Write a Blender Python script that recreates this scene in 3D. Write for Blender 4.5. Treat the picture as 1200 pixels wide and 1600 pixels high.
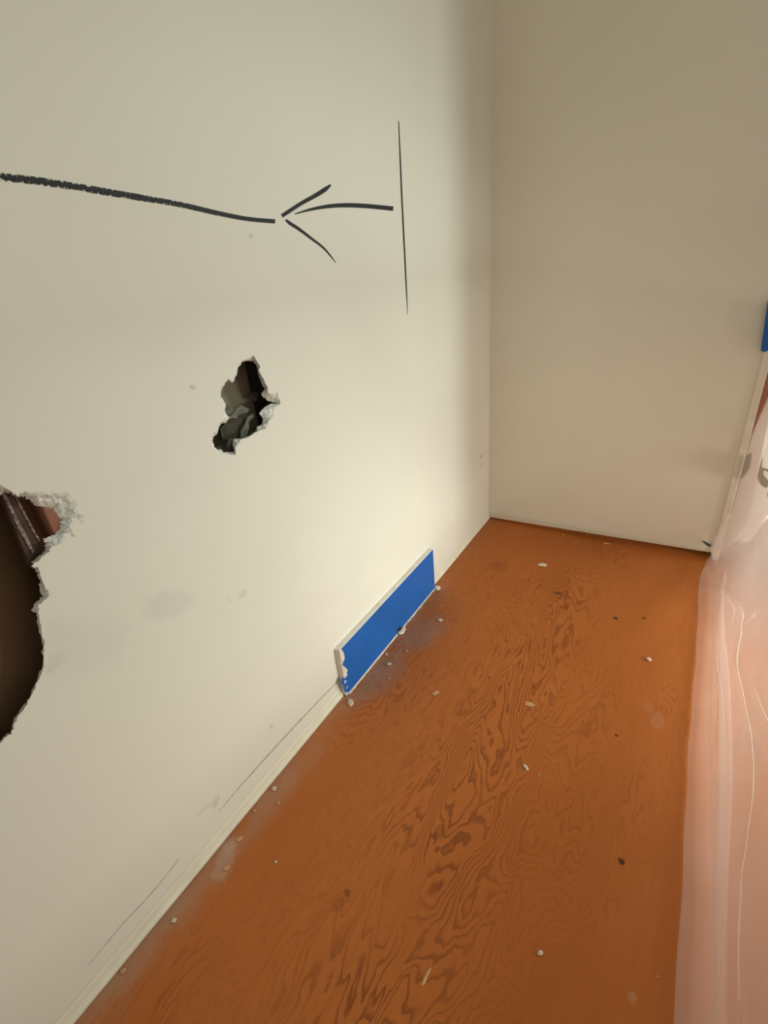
import bpy, bmesh, math, random
import numpy as np
from mathutils import Vector, Matrix, noise
from mathutils.geometry import tessellate_polygon

for o in list(bpy.data.objects):
    bpy.data.objects.remove(o, do_unlink=True)
S = bpy.context.scene
COL = S.collection
random.seed(4)

# ------------------------------------------------------------------ camera
cam_d = bpy.data.cameras.new('camera')
cam_d.sensor_fit = 'VERTICAL'
cam_d.sensor_height = 36.0
cam_d.lens = 36.0 * 750.0 / 1600.0
cam_d.clip_start = 0.01
cam = bpy.data.objects.new('camera', cam_d)
COL.objects.link(cam)
R_ = Vector((0.84940935, 0.52028355, -0.08836734))
U_ = Vector((-0.16783424, 0.42507472, 0.88946228))
F_ = Vector((-0.50033531, 0.74068651, -0.44838384))
M_ = Matrix((R_, U_, -F_)).transposed().to_4x4()
M_.translation = Vector((0.65386, -1.76889, 1.0))
cam.matrix_world = M_
S.camera = cam

# ------------------------------------------------------------------ world and lights
W = bpy.data.worlds.new('room_light')
S.world = W
W.use_nodes = True
W.node_tree.nodes['Background'].inputs['Color'].default_value = (0.98, 0.96, 0.80, 1)
W.node_tree.nodes['Background'].inputs['Strength'].default_value = 0.45


def area(name, loc, target, sx, sy, power, color, spread=180):
    d = bpy.data.lights.new(name, 'AREA')
    d.shape = 'RECTANGLE'
    d.size, d.size_y = sx, sy
    d.energy = power
    d.color = color
    d.spread = math.radians(spread)
    o = bpy.data.objects.new(name, d)
    COL.objects.link(o)
    o.location = loc
    o.rotation_euler = (Vector(target) - Vector(loc)).to_track_quat('-Z', 'Y').to_euler()
    return o


# unseen area lights in the next room: key over the rail, added fill below
area('unseen_light', (2.05, 0.345, 1.85), (0.0, -1.05, 0.22), 0.26, 0.4, 4.7, (0.86, 1.0, 0.95), 78)
area('unseen_light', (1.90, -0.50, 0.42), (0.0, -0.75, 0.14), 0.40, 0.40, 5.3, (0.95, 1.0, 0.90), 74)

S.view_settings.view_transform = 'Standard'
S.view_settings.look = 'None'
S.view_settings.gamma = 1.0
S.view_settings.exposure = 0.0
S.view_settings.use_curve_mapping = False


# ------------------------------------------------------------------ helpers
def mesh_obj(name, verts, faces, mat, parent=None, smooth=False):
    me = bpy.data.meshes.new(name)
    me.from_pydata([tuple(map(float, v)) for v in verts], [], faces)
    me.update()
    if mat:
        me.materials.append(mat)
    if smooth:
        me.polygons.foreach_set('use_smooth', [True] * len(me.polygons))
    o = bpy.data.objects.new(name, me)
    COL.objects.link(o)
    if parent:
        o.parent = parent
    return o


def bm_obj(name, bm, mat, parent=None, smooth=False):
    me = bpy.data.meshes.new(name)
    bmesh.ops.recalc_face_normals(bm, faces=bm.faces)
    bm.to_mesh(me)
    bm.free()
    if mat:
        me.materials.append(mat)
    if smooth:
        me.polygons.foreach_set('use_smooth', [True] * len(me.polygons))
    o = bpy.data.objects.new(name, me)
    COL.objects.link(o)
    if parent:
        o.parent = parent
    return o


def box_bm(x0, x1, y0, y1, z0, z1, bevel=0.0, seg=2):
    bm = bmesh.new()
    bmesh.ops.create_cube(bm, size=1.0)
    for v in bm.verts:
        v.co = Vector((x0 + (v.co.x + .5) * (x1 - x0), y0 + (v.co.y + .5) * (y1 - y0), z0 + (v.co.z + .5) * (z1 - z0)))
    if bevel:
        bmesh.ops.bevel(bm, geom=list(bm.edges), offset=bevel, segments=seg, affect='EDGES', profile=0.5)
    return bm


def structure(o, label, cat='wall'):
    o['kind'] = 'structure'
    o['label'] = label
    o['category'] = cat
    return o


def tag(o, label, cat, group=None):
    o['label'] = label
    o['category'] = cat
    if group:
        o['group'] = group
    return o


class NT:
    """small node-building helper"""
    def __init__(self, name):
        self.m = bpy.data.materials.new(name)
        self.m.use_nodes = True
        self.t = self.m.node_tree
        self.t.nodes.clear()
        self.out = self.n('ShaderNodeOutputMaterial')
        self.co = None

    def n(self, kind, **kw):
        nd = self.t.nodes.new(kind)
        for k, v in kw.items():
            setattr(nd, k, v)
        return nd

    def l(self, a, b):
        self.t.links.new(a, b)

    def obj_co(self):
        if not self.co:
            self.co = self.n('ShaderNodeTexCoord').outputs['Object']
        return self.co

    def setin(self, sock, v):
        if isinstance(v, (int, float, tuple)):
            sock.default_value = v
        else:
            self.l(v, sock)

    def math(self, op, a, b=0.0, clamp=False):
        nd = self.n('ShaderNodeMath', operation=op, use_clamp=clamp)
        self.setin(nd.inputs[0], a)
        self.setin(nd.inputs[1], b)
        return nd.outputs[0]

    def map(self, scale=(1, 1, 1), loc=(0, 0, 0), rot=(0, 0, 0), src=None):
        nd = self.n('ShaderNodeMapping')
        nd.inputs['Scale'].default_value = scale
        nd.inputs['Location'].default_value = loc
        nd.inputs['Rotation'].default_value = rot
        self.l(src or self.obj_co(), nd.inputs['Vector'])
        return nd.outputs[0]

    def noise(self, scale, detail=3.0, vec=None, distortion=0.0, rough=0.5, color=False):
        nd = self.n('ShaderNodeTexNoise')
        nd.inputs['Scale'].default_value = scale
        nd.inputs['Detail'].default_value = detail
        nd.inputs['Roughness'].default_value = rough
        nd.inputs['Distortion'].default_value = distortion
        self.l(vec or self.obj_co(), nd.inputs['Vector'])
        return nd.outputs['Color' if color else 'Fac']

    def rng(self, v, a, b, c=0.0, d=1.0, smooth=True):
        nd = self.n('ShaderNodeMapRange')
        nd.interpolation_type = 'SMOOTHSTEP' if smooth else 'LINEAR'
        self.setin(nd.inputs['Value'], v)
        nd.inputs['From Min'].default_value = a
        nd.inputs['From Max'].default_value = b
        nd.inputs['To Min'].default_value = c
        nd.inputs['To Max'].default_value = d
        return nd.outputs['Result']

    def mix(self, fac, a, b):
        nd = self.n('ShaderNodeMix', data_type='RGBA')
        self.setin(nd.inputs[0], fac)
        for i, v in ((6, a), (7, b)):
            if isinstance(v, tuple):
                nd.inputs[i].default_value = v + (1,) if len(v) == 3 else v
            else:
                self.l(v, nd.inputs[i])
        return nd.outputs[2]

    def sep(self, vec=None):
        nd = self.n('ShaderNodeSeparateXYZ')
        self.l(vec or self.obj_co(), nd.inputs[0])
        return nd.outputs

    def bump(self, h, strength=0.3, dist=0.01, normal=None):
        nd = self.n('ShaderNodeBump')
        nd.inputs['Strength'].default_value = strength
        nd.inputs['Distance'].default_value = dist
        self.l(h, nd.inputs['Height'])
        if normal:
            self.l(normal, nd.inputs['Normal'])
        return nd.outputs[0]

    def bsdf(self, color, rough=0.6, normal=None, spec=0.3):
        nd = self.n('ShaderNodeBsdfPrincipled')
        if isinstance(color, tuple):
            nd.inputs['Base Color'].default_value = color + (1,) if len(color) == 3 else color
        else:
            self.l(color, nd.inputs['Base Color'])
        self.setin(nd.inputs['Roughness'], rough)
        nd.inputs['Specular IOR Level'].default_value = spec
        if normal:
            self.l(normal, nd.inputs['Normal'])
        return nd.outputs[0]

    def done(self, shader):
        self.l(shader, self.out.inputs['Surface'])
        return self.m

    def blob(self, a, b, ca, cb, ra, rb, rot, wob=None, soft=0.5):
        """soft elliptical spot in the plane (a, b) of object coordinates"""
        da = self.math('SUBTRACT', a, ca)
        db = self.math('SUBTRACT', b, cb)
        c, s = math.cos(rot), math.sin(rot)
        p = self.math('ADD', self.math('MULTIPLY', da, c / ra), self.math('MULTIPLY', db, s / ra))
        q = self.math('ADD', self.math('MULTIPLY', da, -s / rb), self.math('MULTIPLY', db, c / rb))
        d = self.math('ADD', self.math('MULTIPLY', p, p), self.math('MULTIPLY', q, q))
        if wob is not None:
            d = self.math('ADD', d, wob)
        return self.rng(d, 1.0 - soft, 1.0 + soft, 1.0, 0.0)


# ------------------------------------------------------------------ materials
WALL = (0.80, 0.775, 0.69)


def paint_mat(name, spots=(), axis='left', base=WALL):
    k = NT(name)
    x, y, z = k.sep()
    a = y if axis == 'left' else x
    big = k.noise(2.2, 3)
    col = k.mix(k.rng(big, 0.3, 0.7), tuple(c * 0.975 for c in base), tuple(min(1, c * 1.02) for c in base))
    wob = k.math('MULTIPLY', k.math('SUBTRACT', k.noise(30, 4), 0.5), 2.6)
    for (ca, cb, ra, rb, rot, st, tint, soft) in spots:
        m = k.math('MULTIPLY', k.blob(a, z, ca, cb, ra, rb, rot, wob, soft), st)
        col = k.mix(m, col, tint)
    if axis == 'left':
        # grubby band just above the floor where the old baseboard sat
        edge = k.math('ADD', z, k.math('MULTIPLY', k.math('SUBTRACT', k.noise(18, 3), 0.5), 0.010))
        col = k.mix(k.rng(edge, 0.002, 0.040, 0.30, 0.0), col, (0.70, 0.64, 0.48))
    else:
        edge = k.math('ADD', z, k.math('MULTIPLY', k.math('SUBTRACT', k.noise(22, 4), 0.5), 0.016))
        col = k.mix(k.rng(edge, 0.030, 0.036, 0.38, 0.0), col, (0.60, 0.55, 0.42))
        col = k.mix(k.rng(edge, 0.004, 0.014, 0.45, 0.0), col, (0.35, 0.28, 0.18))  # shade of the floor gap painted onto the lowest edge
    n = k.bump(k.noise(420, 2), 0.05, 0.002)
    n = k.bump(k.noise(9, 3), 0.05, 0.02, n)
    return k.done(k.bsdf(col, 0.62, n, 0.25))


G = (0.46, 0.45, 0.41)
SPOTS = [(-1.4430,0.5538),(-1.3030,0.4788),(-1.3327,0.4860),(-1.4844,0.1041),(-1.5062,0.1149),(-1.2920,0.8652),(-0.0848,0.3171),(-0.0845,0.2766),(-1.1085,1.0686),(-1.6102,0.5774),(-1.5728,0.5741),(-1.3201,0.1365)]
SP_PAR = [(.046, .024, -0.55, .17, G, .8), (.011, .008, 0.0, .26, G, .6), (.004, .011, 0.3, .18, G, .6),
          (.014, .008, 0.9, .34, G, .6), (.026, .005, -0.25, .22, G, .6), (.006, .0032, -0.5, .40, (0.33, 0.31, 0.27), .6),
          (.009, .006, 0.3, .7, (0.22, 0.20, 0.17), .5), (.008, .005, 0.3, .5, (0.25, 0.22, 0.18), .5),
          (.005, .003, 0.3, .4, (0.33, 0.31, 0.27), .6), (.014, .010, 0.4, .17, G, .95),
          (.070, .040, -0.7, .11, G, .9), (.005, .004, 0.0, .5, G, .5)]
left_spots = [p + q for p, q in zip(SPOTS, SP_PAR)]
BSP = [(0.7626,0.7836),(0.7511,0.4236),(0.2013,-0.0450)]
back_spots = [BSP[0] + (.050, .075, 0.2, .14, (0.55, 0.47, 0.45), .9), BSP[1] + (.05, .10, 0.0, .10, (0.62, 0.50, 0.42), .9)]  # first spot: soft shadow of the blue tape, painted into the wall colour

M_WALL = paint_mat('painted_wall', left_spots, 'left')
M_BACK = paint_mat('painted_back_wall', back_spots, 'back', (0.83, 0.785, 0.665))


def simple(name, color, rough=0.6, spec=0.3, var=0.06, scale=25, bump=0.0, bscale=120, stretch=(1, 1, 1)):
    k = NT(name)
    v = k.map(stretch)
    f = k.noise(scale, 4, v)
    c = k.mix(k.rng(f, .3, .7), tuple(x * (1 - var) for x in color), tuple(min(1, x * (1 + var)) for x in color))
    n = k.bump(k.noise(bscale, 4, v), bump, 0.004) if bump else None
    return k.done(k.bsdf(c, rough, n, spec))


M_TRIM = simple('trim_paint', (0.84, 0.78, 0.66), 0.45, 0.4)
M_STRIP = simple('strip_paint', (0.78, 0.74, 0.61), 0.55, 0.3, 0.05, 14, 0.1, 60)
M_CEIL = simple('ceiling_paint', (0.72, 0.69, 0.60), 0.8)
M_GYP = simple('broken_gypsum', (0.80, 0.80, 0.75), 0.95, 0.1, 0.10, 60, 0.6, 190)
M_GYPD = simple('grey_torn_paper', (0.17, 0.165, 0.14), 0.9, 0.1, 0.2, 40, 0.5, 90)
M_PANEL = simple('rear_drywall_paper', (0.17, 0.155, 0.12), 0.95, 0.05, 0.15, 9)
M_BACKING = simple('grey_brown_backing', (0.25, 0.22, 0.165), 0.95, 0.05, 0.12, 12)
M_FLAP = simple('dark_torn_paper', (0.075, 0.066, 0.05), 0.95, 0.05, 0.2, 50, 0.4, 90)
M_KRAFT = simple('kraft_paper', (0.16, 0.095, 0.050), 0.8, 0.2, 0.2, 8, 0.3, 14)
M_STUD = simple('reddish_stud', (0.30, 0.125, 0.085), 0.8, 0.2, 0.12, 30, 0.2, 60, (1, 1, .1))
M_BRACE = simple('dark_brown_wood', (0.075, 0.042, 0.030), 0.7, 0.3, 0.25, 50, 0.3, 90)
M_SCUFF = simple('scuffed_pale_edge', (0.24, 0.185, 0.155), 0.9, 0.2, 0.6, 260)
M_CHIP = simple('white_plaster_chip', (0.78, 0.74, 0.66), 0.9, 0.1, 0.08, 80, 0.5, 300)
M_TAN = simple('tan_wood_chip', (0.62, 0.36, 0.19), 0.85, 0.1, 0.1, 90, 0.3, 300)
M_CRUMB = simple('dusty_plaster_crumb', (0.70, 0.59, 0.47), 0.95, 0.05, 0.15, 160, 0.5, 300)
M_DARK = simple('dark_gap_shade', (0.06, 0.022, 0.012), 0.8, 0.2, 0.2, 90)
M_JAMBWOOD = simple('red_brown_jamb', (0.40, 0.16, 0.10), 0.6, 0.3, 0.12, 20, 0.1, 40, (1, 1, .1))
M_BOARD = simple('chalky_board', (0.74, 0.70, 0.64), 0.7, 0.2, 0.06, 30, 0.2, 120)
M_GREY = simple('mark_grey', (0.27, 0.24, 0.21), 0.6, 0.3, 0.1)
M_TEAL = simple('dark_teal_tape', (0.06, 0.085, 0.09), 0.6, 0.3, 0.1)


def tape_mat(name, col):
    k = NT(name)
    c = k.mix(k.rng(k.noise(6, 3), .3, .7), tuple(v * .9 for v in col), tuple(v * 1.1 for v in col))
    n = k.bump(k.noise(260, 2, k.map((.1, 1, 3))), 0.12, 0.002)
    return k.done(k.bsdf(c, 0.42, n, 0.4))


M_TAPE = tape_mat('blue_painters_tape', (0.008, 0.118, 0.45))


def floor_mat():
    k = NT('stained_plywood')
    x, y, z = k.sep()
    # wild rotary-cut grain: contour bands of a stretched, warped height field
    warp = k.noise(3.2, 2, k.map((1, .45, 1)), color=True)
    vm = k.n('ShaderNodeVectorMath', operation='MULTIPLY_ADD')
    k.l(warp, vm.inputs[0])
    vm.inputs[1].default_value = (.16, .10, 0)
    k.l(k.obj_co(), vm.inputs[2])
    wv = k.map((1.0, .22, 1.0), src=vm.outputs[0])
    h = k.noise(5.2, 3.6, wv, 0.35, 0.52)
    jag = k.noise(55, 3, k.map((1, .40, 1)))
    hx = k.math('ADD', k.math('MULTIPLY', h, 46.0), k.math('MULTIPLY', x, 9.0))
    hx = k.math('ADD', hx, k.math('MULTIPLY', jag, 1.7))
    fr = k.math('FRACT', hx)
    line = k.math('MULTIPLY', k.rng(fr, 0.45, 0.84), k.rng(fr, 0.90, 1.0, 1.0, 0.0))
    # grain is strong only in patches (latewood showing through)
    patch = k.rng(k.noise(2.6, 2, k.map((1.5, .5, 1), (3.1, 1.7, 0))), 0.47, 0.66)
    ctr = k.math('SUBTRACT', x, .39)
    ctr = k.math('MULTIPLY', k.math('POWER', 2.718, k.math('MULTIPLY', k.math('MULTIPLY', ctr, ctr), -55.0)), k.rng(k.noise(5, 3, k.map((1, .6, 1), (1, 5, 0))), .30, .55))
    patch = k.math('MAXIMUM', k.math('MULTIPLY', patch, .55), ctr)
    fine = k.rng(k.noise(90, 3, k.map((1, .10, 1))), 0.35, 0.75)
    line = k.math('MULTIPLY', line, k.math('ADD', k.math('MULTIPLY', patch, .78), .06))
    pale = k.math('MULTIPLY', k.rng(fr, .0, .12, 1, 0), k.math('MULTIPLY', patch, .30))
    base = k.mix(k.rng(k.noise(2.0, 3, k.map((1, .5, 1), (7, 2, 0))), .3, .7), (0.420, 0.119, 0.023), (0.500, 0.150, 0.033))
    base = k.mix(k.math('MULTIPLY', fine, .16), base, (0.33, 0.085, 0.014))
    col = k.mix(k.math('MULTIPLY', line, .88), base, (0.19, 0.052, 0.013))
    col = k.mix(pale, col, (0.52, 0.205, 0.075))
    wob = k.math('MULTIPLY', k.math('SUBTRACT', k.noise(38, 3), .5), 2.2)
    wob = k.math('ADD', wob, k.math('MULTIPLY', k.math('SUBTRACT', k.noise(170, 3), .5), 2.4))
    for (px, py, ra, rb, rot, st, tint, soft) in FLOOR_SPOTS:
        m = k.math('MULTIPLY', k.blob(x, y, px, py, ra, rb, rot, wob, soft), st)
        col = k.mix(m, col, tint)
    # plaster dust trodden in along the left wall
    dn = k.math('ADD', x, k.math('MULTIPLY', k.math('SUBTRACT', k.noise(5.5, 4), .5), .14))
    dust = k.math('MULTIPLY', k.rng(dn, .0, .085, 1.0, 0.0), k.rng(k.noise(14, 4), .32, .62, .30, 1.0))
    dust = k.math('MULTIPLY', dust, k.rng(y, -.45, -.62, .25, 1.0))
    col = k.mix(k.math('MULTIPLY', dust, .46), col, (0.42, 0.31, 0.235))
    sp = k.n('ShaderNodeTexVoronoi')
    sp.inputs['Scale'].default_value = 26
    k.l(k.obj_co(), sp.inputs['Vector'])
    speck = k.math('MULTIPLY', k.rng(sp.outputs['Distance'], .035, .06, 1, 0), k.rng(k.noise(6, 2), .52, .6))
    col = k.mix(k.math('MULTIPLY', speck, .5), col, (0.62, 0.45, 0.34))
    n = k.bump(line, -0.16, 0.002)
    n = k.bump(k.noise(160, 3, k.map((1, .2, 1))), 0.06, 0.002, n)
    rough = k.math('ADD', k.math('MULTIPLY', dust, .25), .46)
    return k.done(k.bsdf(col, rough, n, 0.22))


DK, PL = (0.14, 0.040, 0.012), (0.50, 0.235, 0.12)
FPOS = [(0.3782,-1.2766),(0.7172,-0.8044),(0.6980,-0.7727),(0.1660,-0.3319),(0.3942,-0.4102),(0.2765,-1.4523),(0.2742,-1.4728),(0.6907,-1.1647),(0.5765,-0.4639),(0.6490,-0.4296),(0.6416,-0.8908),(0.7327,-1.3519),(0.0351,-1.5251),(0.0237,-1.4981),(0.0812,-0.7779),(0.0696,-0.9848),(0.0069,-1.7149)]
FPAR = [(.011, .014, 0, .30, DK, .6), (.016, .026, 0, .30, PL, .3), (.012, .018, 0, .2, PL, .3), (.030, .030, 0, .45, (0.24, 0.075, .022), .8),
        (.014, .008, 0, .8, DK, .6), (.007, .006, 0, .6, DK, .7), (.010, .012, 0, .28, DK, .7), (.0055, .0055, 0, .9, (.05, .015, .008), .5),
        (.007, .006, 0, .9, (.05, .015, .008), .5), (.005, .006, 0, .8, (.05, .015, .008), .5), (.004, .004, 0, .8, (.05, .015, .008), .5),
        (.006, .007, 0, .45, PL, .4), (.018, .035, .4, .45, (0.55, .40, .33), .7), (.012, .018, 0, .35, (.6, .45, .38), .7),
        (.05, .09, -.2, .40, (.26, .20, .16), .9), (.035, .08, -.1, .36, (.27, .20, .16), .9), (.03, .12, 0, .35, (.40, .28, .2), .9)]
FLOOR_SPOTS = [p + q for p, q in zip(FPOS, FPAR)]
M_FLOOR = floor_mat()


def plastic_mat():
    k = NT('polythene_sheet')
    cl = k.noise(3.5, 3, k.map((1, 1, 1)))
    dif = k.n('ShaderNodeBsdfDiffuse')
    dif.inputs['Color'].default_value = (0.92, 0.78, 0.73, 1)
    trl = k.n('ShaderNodeBsdfTranslucent')
    trl.inputs['Color'].default_value = (1.0, 0.87, 0.83, 1)
    m1 = k.n('ShaderNodeMixShader')
    m1.inputs[0].default_value = 0.38
    k.l(dif.outputs[0], m1.inputs[1])
    k.l(trl.outputs[0], m1.inputs[2])
    tr = k.n('ShaderNodeBsdfTransparent')
    tr.inputs['Color'].default_value = (1.0, 0.985, 0.97, 1)
    m2 = k.n('ShaderNodeMixShader')
    k.l(k.rng(cl, .3, .7, .33, .45), m2.inputs[0])
    k.l(tr.outputs[0], m2.inputs[1])
    k.l(m1.outputs[0], m2.inputs[2])
    gl = k.n('ShaderNodeBsdfGlossy')
    gl.inputs['Roughness'].default_value = 0.45
    gl.inputs['Color'].default_value = (1, 1, 1, 1)
    n = k.bump(k.noise(14, 4, k.map((1, .7, .5))), 0.10, 0.02)
    for s in (dif, trl, gl):
        k.l(n, s.inputs['Normal'])
    fr = k.n('ShaderNodeFresnel')
    fr.inputs['IOR'].default_value = 1.12
    m3 = k.n('ShaderNodeMixShader')
    k.l(k.math('MULTIPLY', fr.outputs[0], .30), m3.inputs[0])
    k.l(m2.outputs[0], m3.inputs[1])
    k.l(gl.outputs[0], m3.inputs[2])
    return k.done(m3.outputs[0])


M_PLASTIC = plastic_mat()
M_CREASE = simple('whitened_fold', (0.86, 0.72, 0.62), 0.5, 0.3)


def marker_mat(name, col, dry, fade=None):
    """felt marker: UV u runs along the stroke (metres), v across it (0..1); worn where the tip ran dry"""
    k = NT(name)
    uv = k.n('ShaderNodeUVMap').outputs[0]
    sp = k.sep(uv)
    edge = k.math('ABSOLUTE', k.math('SUBTRACT', sp[1], .5))
    nz = k.noise(300, 3, rough=0.7)
    nz2 = k.noise(16, 2)
    cover = k.math('ADD', k.math('MULTIPLY', edge, 1.3), k.math('MULTIPLY', k.math('SUBTRACT', nz, .5), 2.6))
    cover = k.math('ADD', cover, k.math('MULTIPLY', k.math('SUBTRACT', nz2, .5), .9))
    cover = k.math('MULTIPLY', cover, k.rng(sp[0], fade[0], fade[1], 1.0, dry) if fade else dry)
    a = k.rng(cover, .48, .72, 1.0, 0.0)
    c = k.mix(k.rng(nz, .35, .75), tuple(v * .8 for v in col), tuple(v * 1.7 for v in col))
    b = k.bsdf(c, .6, None, .3)
    tr = k.n('ShaderNodeBsdfTransparent')
    m = k.n('ShaderNodeMixShader')
    k.l(a, m.inputs[0])
    k.l(tr.outputs[0], m.inputs[1])
    k.l(b, m.inputs[2])
    return k.done(m.outputs[0])


M_INK = marker_mat('black_marker_ink', (0.017, 0.018, 0.018), 0.55)
M_INKDRY = marker_mat('dry_black_marker', (0.019, 0.020, 0.020), 0.45, (0.20, 0.46))
M_PENCIL = simple('grey_pencil', (0.50, 0.46, 0.38), 0.8, 0.1, .3, 60)

# ------------------------------------------------------------------ structure
XJ = 0.812           # where the back wall ends at the opening
YEND = -2.7          # how far the left wall runs towards and past the camera
ZTOP = 2.4
T = 0.013            # drywall thickness

fl = bm_obj('floor', box_bm(-0.02, 3.2, YEND, 0.9, -0.02, 0.0), M_FLOOR)
structure(fl, 'orange-brown stained plywood floor with wild swirling grain', 'floor')

# hole outlines in wall coordinates (distance along the wall, height): torn paper edge, and the hole through the board
small_out = [(-1.1541,0.8886),(-1.1505,0.8789),(-1.1447,0.8669),(-1.1500,0.8624),(-1.1470,0.8544),(-1.1411,0.8418),(-1.1369,0.8275),(-1.1366,0.8187),(-1.1292,0.8150),(-1.1158,0.8170),(-1.1130,0.8060),(-1.1114,0.7935),(-1.1217,0.7901),(-1.1327,0.7870),(-1.1340,0.7792),(-1.1409,0.7731),(-1.1517,0.7701),(-1.1551,0.7610),(-1.1647,0.7588),(-1.1806,0.7607),(-1.1947,0.7582),(-1.2133,0.7572),(-1.2231,0.7584),(-1.2320,0.7536),(-1.2395,0.7493),(-1.2424,0.7357),(-1.2491,0.7381),(-1.2632,0.7470),(-1.2758,0.7514),(-1.2819,0.7611),(-1.2854,0.7678),(-1.2843,0.7748),(-1.2857,0.7807),(-1.2765,0.7851),(-1.2678,0.7878),(-1.2647,0.7941),(-1.2584,0.7995),(-1.2514,0.8002),(-1.2485,0.8057),(-1.2474,0.8145),(-1.2424,0.8275),(-1.2434,0.8331),(-1.2466,0.8409),(-1.2436,0.8471),(-1.2379,0.8545),(-1.2284,0.8593),(-1.2193,0.8625),(-1.2152,0.8555),(-1.2094,0.8604),(-1.2008,0.8691),(-1.1967,0.8788),(-1.1881,0.8833),(-1.1778,0.8849),(-1.1703,0.8852)]
small_in = [(-1.1474,0.8764),(-1.1422,0.8717),(-1.1400,0.8610),(-1.1407,0.8584),(-1.1400,0.8469),(-1.1367,0.8347),(-1.1312,0.8247),(-1.1427,0.8186),(-1.1393,0.8109),(-1.1293,0.8014),(-1.1180,0.7955),(-1.1114,0.7928),(-1.1268,0.7951),(-1.1448,0.7915),(-1.1578,0.7850),(-1.1512,0.7741),(-1.1549,0.7660),(-1.1708,0.7637),(-1.1711,0.7597),(-1.1740,0.7575),(-1.1855,0.7551),(-1.2043,0.7540),(-1.2186,0.7577),(-1.2283,0.7589),(-1.2327,0.7525),(-1.2320,0.7384),(-1.2438,0.7406),(-1.2547,0.7444),(-1.2588,0.7507),(-1.2680,0.7549),(-1.2710,0.7616),(-1.2709,0.7691),(-1.2707,0.7756),(-1.2644,0.7773),(-1.2572,0.7806),(-1.2535,0.7878),(-1.2463,0.7931),(-1.2356,0.7909),(-1.2260,0.7984),(-1.2322,0.8095),(-1.2267,0.8227),(-1.2300,0.8281),(-1.2341,0.8372),(-1.2310,0.8436),(-1.2236,0.8508),(-1.2156,0.8557),(-1.2085,0.8571),(-1.2040,0.8508),(-1.1966,0.8569),(-1.1880,0.8659),(-1.1832,0.8751),(-1.1747,0.8788),(-1.1642,0.8804),(-1.1568,0.8796)]
big_out = [(-1.5768,0.8213),(-1.5743,0.8179),(-1.5730,0.8126),(-1.5702,0.8085),(-1.5672,0.8031),(-1.5613,0.8022),(-1.5562,0.8025),(-1.5499,0.8002),(-1.5448,0.7950),(-1.5405,0.7940),(-1.5353,0.7947),(-1.5340,0.7913),(-1.5234,0.7859),(-1.5179,0.7864),(-1.5132,0.7807),(-1.5107,0.7721),(-1.5086,0.7631),(-1.5141,0.7605),(-1.5114,0.7519),(-1.5083,0.7437),(-1.5102,0.7368),(-1.5131,0.7382),(-1.5151,0.7449),(-1.5223,0.7516),(-1.5227,0.7442),(-1.5288,0.7395),(-1.5258,0.7199),(-1.5285,0.7250),(-1.5329,0.7341),(-1.5374,0.7288),(-1.5471,0.7246),(-1.5570,0.7248),(-1.5631,0.7205),(-1.5709,0.7191),(-1.5783,0.7162),(-1.5847,0.7141),(-1.5790,0.7082),(-1.5811,0.6942),(-1.5819,0.6807),(-1.5816,0.6662),(-1.5893,0.6645),(-1.5964,0.6634),(-1.6010,0.6505),(-1.6059,0.6304),(-1.6101,0.6093),(-1.6159,0.5990),(-1.6215,0.5817),(-1.6323,0.5685),(-1.6446,0.5574),(-1.6559,0.5456),(-1.6667,0.5402),(-1.6758,0.5332),(-1.6837,0.5216),(-1.6925,0.5231),(-1.6976,0.5206),(-1.7175,0.5312),(-1.7352,0.5433),(-1.7477,0.5714),(-1.7433,0.6157),(-1.7357,0.6652),(-1.7238,0.7077),(-1.7042,0.7509),(-1.6844,0.7853),(-1.6574,0.8122),(-1.6349,0.8202),(-1.6121,0.8267),(-1.5917,0.8242)]
big_in = [(-1.5774,0.8067),(-1.5746,0.8058),(-1.5700,0.8064),(-1.5677,0.8020),(-1.5640,0.7970),(-1.5589,0.7956),(-1.5548,0.7894),(-1.5514,0.7831),(-1.5477,0.7774),(-1.5452,0.7758),(-1.5435,0.7746),(-1.5392,0.7717),(-1.5349,0.7681),(-1.5334,0.7644),(-1.5323,0.7604),(-1.5306,0.7559),(-1.5291,0.7514),(-1.5291,0.7493),(-1.5297,0.7467),(-1.5306,0.7444),(-1.5318,0.7421),(-1.5328,0.7407),(-1.5335,0.7392),(-1.5343,0.7377),(-1.5378,0.7362),(-1.5412,0.7346),(-1.5447,0.7329),(-1.5479,0.7329),(-1.5508,0.7336),(-1.5579,0.7344),(-1.5557,0.7291),(-1.5595,0.7255),(-1.5612,0.7188),(-1.5700,0.7162),(-1.5765,0.7133),(-1.5820,0.7071),(-1.5786,0.7021),(-1.5804,0.6895),(-1.5835,0.6776),(-1.5848,0.6643),(-1.5928,0.6617),(-1.6023,0.6552),(-1.6007,0.6437),(-1.6049,0.6248),(-1.6093,0.6034),(-1.6144,0.5923),(-1.6200,0.5747),(-1.6300,0.5626),(-1.6422,0.5517),(-1.6541,0.5394),(-1.6650,0.5338),(-1.6744,0.5267),(-1.6827,0.5153),(-1.6913,0.5164),(-1.6962,0.5147),(-1.7145,0.5266),(-1.7320,0.5403),(-1.7432,0.5668),(-1.7396,0.6087),(-1.7327,0.6564),(-1.7205,0.7000),(-1.7005,0.7443),(-1.6810,0.7776),(-1.6552,0.8032),(-1.6327,0.8114),(-1.6101,0.8175),(-1.5904,0.8136)]


def densify(pts, n, jit, seed):
    out = []
    m = len(pts)
    rnd = random.Random(seed)
    for i in range(m):
        a, b = Vector(pts[i]), Vector(pts[(i + 1) % m])
        for k in range(n):
            p = a.lerp(b, k / n)
            if k:
                p += Vector((rnd.uniform(-jit, jit), rnd.uniform(-jit, jit)))
            out.append(p)
    return out


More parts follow.
